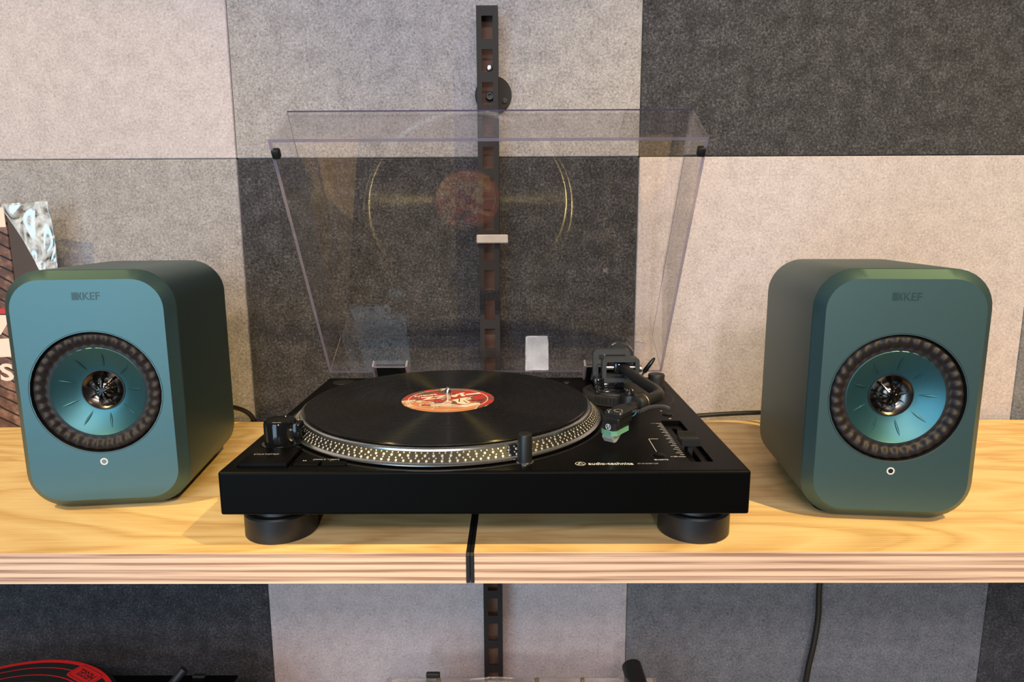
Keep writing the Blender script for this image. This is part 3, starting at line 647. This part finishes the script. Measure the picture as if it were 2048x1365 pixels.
# ------------------------------------------------------------------ speakers
SW, SHh, SD = .155, .2365, .180
ZS = .0035
ZD, ZLED, ZLOGO = .1211, .0516, .2155
def rr_loop(w_, h, r, y, cz):
    p = rrect(w_, h, r, 9, 0, cz); out = []
    for k in range(len(p)):          # subdivide the straight runs
        q = p[(k+1) % len(p)]; n = 12 if math.dist(p[k], q) > .03 else 1
        for i in range(n): out.append((p[k][0]+(q[0]-p[k][0])*i/n, y, p[k][1]+(q[1]-p[k][1])*i/n))
    return out
def make_speaker():
    t = thing('speaker', '', 'speaker')
    cz = ZS+SHh/2; b = B()
    ch = .0088
    loops = [rr_loop(SW-2*ch, SHh-2*ch, .029, 0, cz), rr_loop(SW-1.94*ch, SHh-1.94*ch, .0293, .0003, cz), rr_loop(SW-.12*ch, SHh-.12*ch, .0357, .0086, cz), rr_loop(SW, SHh, .036, .0096, cz),
             rr_loop(SW, SHh, .036, SD-.014, cz), rr_loop(SW-.004, SHh-.004, .035, SD-.005, cz), rr_loop(SW-.012, SHh-.012, .032, SD, cz)]
    V = [[b.bm.verts.new(p) for p in l] for l in loops]
    n = len(V[0])
    for a, c in zip(V, V[1:]):
        for k in range(n): b.bm.faces.new((a[k], a[(k+1) % n], c[(k+1) % n], c[k]))
    b.bm.faces.new(V[-1])
    RO = .0600; hole = []; deep = []
    for p in loops[0]:
        a = math.atan2(p[2]-ZD, p[0]); hole.append(a)
    # circular driver opening, resampled so that it stays round
    hv = [b.bm.verts.new((RO*math.cos(a), 0, ZD+RO*math.sin(a))) for a in hole]
    for k in range(n): b.bm.faces.new((V[0][k], hv[k], hv[(k+1) % n], V[0][(k+1) % n]))
    b.build('cabinet', 'teal', t, ang=16)
    def DY(z=ZD): return T(0, 0, z) @ RX(90)      # lathe z -> -Y (towards the listener)
    B().lathe([(.0612, .0002), (.0600, -.0005), (.0585, -.006), (.0560, -.0075)], 96, DY(), cap=False).build('driver_trim', 'blackgap', t)
    nr = 36
    def rib(r, z, a, k):
        f = min(1, max(0, (r-.0465)/.003))*min(1, max(0, (.0585-r)/.002))
        s_ = (0.5+.5*math.cos(a*nr))**.8
        return r, z-f*.0020*s_
    prof = [(.0588, -.0050), (.0580, -.0020), (.0568, -.0002), (.0552, .0008), (.0532, .0010), (.0512, .0004), (.0496, -.0010), (.0484, -.0026), (.0474, -.0036), (.0462, -.0038), (.0440, -.0040)]
    B().lathe(prof, nr*8, DY(), fn=rib, cap=False).build('surround', 'rubber', t, ang=60, label='ribbed brown-black rubber surround')
    cp = [(.0442, -.0040), (.0436, -.0036), (.0420, -.0046), (.0350, -.0082), (.0270, -.0118), (.0205, -.0142), (.0192, -.0144)]
    cone = B().lathe(cp, 120, DY(), cap=False).build('cone', 'cone', t, ang=50, label='teal metal driver cone')
    for k in range(9):
        a0 = R(2+40*k); rb = B(); pts = []
        for r_ in (.0235, .0270, .0310, .0350, .0385):
            # depth of the cone at this radius
            for (ra, za), (rc, zc) in zip(cp, cp[1:]):
                if rc <= r_ <= ra: zz = za+(zc-za)*(ra-r_)/(ra-rc)
            pts.append(Vector((r_*math.cos(a0), r_*math.sin(a0), zz+.0001)))
        rb.tube([DY() @ p for p in pts], [.0001, .0009, .0012, .0009, .0001], 8)
        rb.build('cone_rib', 'cone', cone)
    tw = B().lathe([(.0196, -.0140), (.0190, -.0136), (.0184, -.0142), (.0150, -.0172), (.0125, -.0182), (.0112, -.0186)], 72, DY(), cap=False).build('tweeter', 'gun', t, label='gunmetal tweeter ring with finned waveguide')
    B().lathe([(.0205, -.0147), (.0203, -.0134), (.0194, -.0134), (.0192, -.0147)], 72, DY(), cap=False).build('tweeter_gap', 'blackgap', tw)
    B().lathe([(.0118, -.0190), (.0100, -.0160), (.0075, -.0138), (.0045, -.0125), (.0018, -.0120), (0, -.0119)], 48, DY(), cap=False).build('dome', 'dome', tw)
    for k in range(9):
        a0 = R(10+40*k); f = B(); d = Vector((math.cos(a0), math.sin(a0), 0)); n_ = Vector((-d.y, d.x, 0))
        V2 = []
        for r_, z0, z1, w_ in ((.0004, -.013, -.0098, .0003), (.0050, -.0136, -.0098, .0010), (.0100, -.0165, -.0112, .0012), (.0148, -.0176, -.0140, .0002)):
            V2.append([f.bm.verts.new(DY() @ (d*r_+n_*s_*w_*(1 if z_ == z0 else .45)+Vector((0, 0, z_)))) for s_, z_ in ((-1, z0), (1, z0), (1, z1), (-1, z1))])
        for a_, c_ in zip(V2, V2[1:]):
            for q in range(4): f.bm.faces.new((a_[q], a_[(q+1) % 4], c_[(q+1) % 4], c_[q]))
        f.bm.faces.new(V2[0]); f.bm.faces.new(V2[-1]); f.build('waveguide_fin', 'glossblack', tw, smooth=False)
    # logo: notched block and letters
    L_ = T(0, -.0001, ZLOGO) @ RX(90)
    lb = B(); lb.prism([(-.0125, -.0036), (-.0076, -.0036), (-.0076, .0036), (-.0125, .0036)], 0, .0001, M4=L_)
    lb.prism([(-.0071, -.0036), (-.0062, -.0036), (-.0062, .0036), (-.0071, .0036)], 0, .0001, M4=L_)
    lb.prism([(-.0062, 0), (-.0046, -.0036), (-.0037, -.0036), (-.0037, -.0026), (-.0048, 0), (-.0037, .0026), (-.0037, .0036), (-.0046, .0036)], 0, .0001, M4=L_)
    lb.build('logo_block', 'logoteal', t, smooth=False)
    lettering('logo_letters', 'KEF', .0152, .0072, L_ @ T(.0049, 0, 0), 'logoteal', t, bold=.012, local=True)
    # indicator
    I_ = T(0, -.0001, ZLED) @ RX(90)
    b = B(); b.lathe([(.0023, 0), (.0023, .0002), (.0036, .0002), (.0036, 0)], 32, I_, cap=False); b.build('indicator_ring', 'lightring', t)
    return t
def finish_speaker(t, led):
    I_ = T(0, -.0001, ZLED) @ RX(90)
    B().lathe([(0, .00015), (.0024, .00015), (.0024, 0)], 28, I_, cap=False).build('indicator', led, t)
sp1 = make_speaker()
# rubber base pad
B().prism(rrect(.112, .150, .012, 6, 0, .095), 0, .0045).build('base_pad', 'blackgap', sp1, smooth=False)
sp2 = copy_tree(sp1)
sp1.location = (-.3793, .0920, 0); sp1.rotation_euler.z = R(7.1)
sp2.location = (.3778, .0608, 0); sp2.rotation_euler.z = R(-5.9)
tag(sp1, 'teal bookshelf speaker with grey indicator dot, left of the turntable', 'speaker', 'pair of teal bookshelf speakers')
tag(sp2, 'teal bookshelf speaker with dark sensor dot, right of the turntable', 'speaker', 'pair of teal bookshelf speakers')
finish_speaker(sp1, 'ledgrey'); finish_speaker(sp2, 'blackgap')

# ------------------------------------------------------------------ cables
def cable(pts, r, label, group=None):
    o = B().tube(bez(pts, 10), r, 12).build('cable', 'cable'); return tag(o, label, 'cable', group)
cable([(.205, .3800, .0035), (.2600, .3950, .0045), (.2957, .3990, .0075), (.3672, .3860, .0150), (.4000, .3300, .0300), (.4020, .2450, .0400)], .0033, 'black cable running behind the turntable to the right speaker')
cable([(-.3900, .2760, .0500), (-.3850, .3300, .0420), (-.3720, .3880, .0240), (-.3550, .4025, .0060), (-.3480, .4045, -.0300), (-.3460, .4040, -.0600)], .0033, 'black cable dropping behind the shelf beside the left speaker')
cable([(.4840, .4030, .0100), (.4840, .4030, -.0300), (.4835, .4010, -.2500), (.4845, .3990, -.3050), (.4800, .3960, -.3500), (.4740, .3950, -.3900), (.4710, .3950, -.4300), (.4720, .3900, -.4480)], .0042, 'black cable hanging down the felt wall below the right board')

# ------------------------------------------------------------------ record sleeve leaning at the far left
slv = thing('album_sleeve', 'brown illustrated album sleeve in a clear bag behind the left speaker', 'album', (-.81, .38, 0))
B().box(-.968, -.6535, .3735, .3785, .001, .3065, bev=.0008).build('cover', 'cover', slv, world=True, smooth=False)
yc = .3733
def art(name, pts, mat):
    b = B(); b.prism(pts, 0, .0002, M4=T(0, yc, 0) @ RX(90)); b.build(name, mat, slv, world=True, smooth=False)
art('cover_red_print', [(-.700, .161), (-.6655, .1625), (-.6655, .1690), (-.700, .1700)], 'redart')
art('cover_letter_print', [(-.690, .1600), (-.6680, .1600), (-.6680, .1510), (-.6810, .1330), (-.690, .1330)], 'cream')
art('cover_letter_print', [(-.700, .1260), (-.6665, .1280), (-.6690, .1020), (-.700, .1010)], 'cream')
art('cover_corner_print', [(-.720, .3050), (-.6545, .3050), (-.6545, .2790), (-.720, .2780)], 'cream')
lettering('cover_letters_print', 'S', .0190, .0250, T(-.6800, yc-.0002, .0800) @ RX(90), 'cream', slv, bold=.03)
# bag: brown inner sleeve corner and crumpled clear flap
B().prism([(-.6535, .002), (-.6000, .002), (-.5960, .190), (-.6143, .2285), (-.6510, .3050), (-.6535, .3050)], 0, .0012, M4=T(0, .3762, 0) @ RX(90)).build('inner_sleeve', 'brownart', slv, world=True, smooth=False, label='dark brown inner sleeve')
b = B(); nx, nz_ = 24, 40; G = []
for j in range(nz_+1):
    row = []
    for i in range(nx+1):
        u, v = i/nx, j/nz_
        z = .190+(.3090+.004*u-.190)*v
        xl_ = -.6510+(.3050-min(z, .3065))*.48-.004; xr_ = -.5900+.002*(1-v); x = xl_+(xr_-xl_)*u
        y = .3718-.0035*u*v-.0016*math.sin(6*u+8*v)-.0011*math.sin(13*u-21*v+2*math.sin(9*v))*min(1, 4*u*(1-u)+.2)
        row.append(b.bm.verts.new((x, y, z)))
    G.append(row)
for j in range(nz_):
    for i in range(nx): b.bm.faces.new((G[j][i], G[j][i+1], G[j+1][i+1], G[j+1][i]))
me = b.mesh('bag', 'bag'); o = link('bag', me, slv, world=True, label='crumpled clear plastic bag')
so = o.modifiers.new('solid', 'SOLIDIFY'); so.thickness = .0003

# ------------------------------------------------------------------ things on the lower shelf
ZL = -.455
lt = thing('turntable', 'black turntable with slipmat on the lower shelf at the bottom left', 'turntable', (-.585, .13, ZL))
zt2 = -.3385
B().box(-.83, -.3605, -.03, .3060, zt2-.05, zt2, bev=.002, seg=2).build('plinth', 'plinth', lt, world=True)
for x in (-.79, -.40):
    for y in (.02, .26): B().lathe([(.03, ZL), (.03, zt2-.055), (.026, zt2-.05), (0, zt2-.05)], 32, T(x, y, 0)).build('foot', 'satinblack', lt, world=True)
B().lathe([(.158, zt2+.0005), (.158, zt2+.006), (.155, zt2+.0085), (0, zt2+.0085)], 96, T(-.63, .172, 0)).build('platter', 'matblack', lt, world=True)
ar = B().lathe([(.024, zt2), (.024, zt2+.008), (.0, zt2+.008)], 32, T(-.455, .245, 0)).build('tonearm_base', 'matblack', lt, world=True)
B().tube([(-.4555, .285, -.352), (-.4330, .300, -.3255)], .0062, 16).build('arm_lift', 'matblack', lt, world=True)
B().box(-.4230, -.4050, .298, .306, zt2-.002, zt2+.0028, bev=.001).build('hinge_socket', 'satinblack', lt, world=True)
smt = thing('slipmat', 'black slipmat with red rings and red badge at the bottom left', 'slipmat', (-.63, .172, zt2+.0085))
B().lathe([(.004, .0022), (.004, .0003), (.152, .0003), (.152, .0022), (.004, .0022)], 120, None, cap=False).build('mat', 'matfelt', smt)
def rings(r0, r1): b = B(); ringmesh(b, 0, 0, r0, r1, .0024, 120); b.build('ring_print', 'red', smt, smooth=False)
for r0, r1 in ((.1455, .1515), (.1335, .1352), (.1180, .1198), (.1030, .1046)): rings(r0, r1)
BA = 61   # where round the mat the badge sits
BM = RZ(BA-90) @ T(0, .1355, .0026) @ RZ(180)
b = B(); b.prism(rrect(.052, .0270, .006, 5), 0, .0002, M4=BM); b.build('badge_print', 'red', smt, smooth=False)
b = B(); o2 = rrect(.047, .0220, .005, 5); i2 = rrect(.0455, .0205, .0045, 5)
for k in range(len(o2)):
    j = (k+1) % len(o2); b.bm.faces.new([b.bm.verts.new(BM @ Vector((*p, .0003))) for p in (o2[k], o2[j], i2[j], i2[k])])
b.build('badge_line_print', 'matfelt', smt, smooth=False)
lettering('badge_letters_print', 'HEGEL', .034, .0115, BM @ T(0, 0, .0004), 'matfelt', smt, bold=.01, local=True)

ac = thing('turntable', 'clear acrylic turntable on the lower shelf at the bottom centre', 'turntable', (.03, .13, ZL))
za = -.3400
B().box(-.1530, .2220, -.02, .3020, za-.022, za, bev=.0015).build('plinth', 'acryl_lo', ac, world=True)
for x in (-.12, .19):
    for y in (.02, .26): B().lathe([(.022, ZL), (.022, za-.03), (.018, za-.022), (0, za-.022)], 32, T(x, y, 0)).build('foot', 'alu', ac, world=True)
B().lathe([(.145, za+.0005), (.147, za+.002), (.147, za+.0045), (.145, za+.006), (0, za+.006)], 96, T(.0, .150, 0)).build('platter', 'acryl_lo', ac, world=True)
for x in (-.081, -.010, .055, .118): B().lathe([(.0028, za-.022), (.0028, za+.0004), (0, za+.0004)], 16, T(x, .299, 0)).build('pillar_screw', 'copper', ac, world=True)
B().box(-.0990, -.0800, .303, .310, za-.012, za+.0040, bev=.0012).build('hinge_socket', 'matblack', ac, world=True)
B().tube([(.1900, .325, -.3390), (.1960, .275, -.3530)], .0138, 36).build('counterweight', 'satinblack', ac, world=True)
B().lathe([(.0150, 0), (.0158, .001), (.0158, .004), (.0150, .005)], 48, T(.1968, .268, -.3550) @ RX(90)).build('weight_ring', 'glossblack', ac, world=True)
B().tube([(.1970, .268, -.3550), (.1980, .2300, -.3600)], .006, 16).build('rear_shaft', 'matblack', ac, world=True)
B().lathe([(.016, za), (.016, za-.004+.006), (0, za+.002)], 32, T(.195, .235, 0)).build('tonearm_base', 'satinblack', ac, world=True)
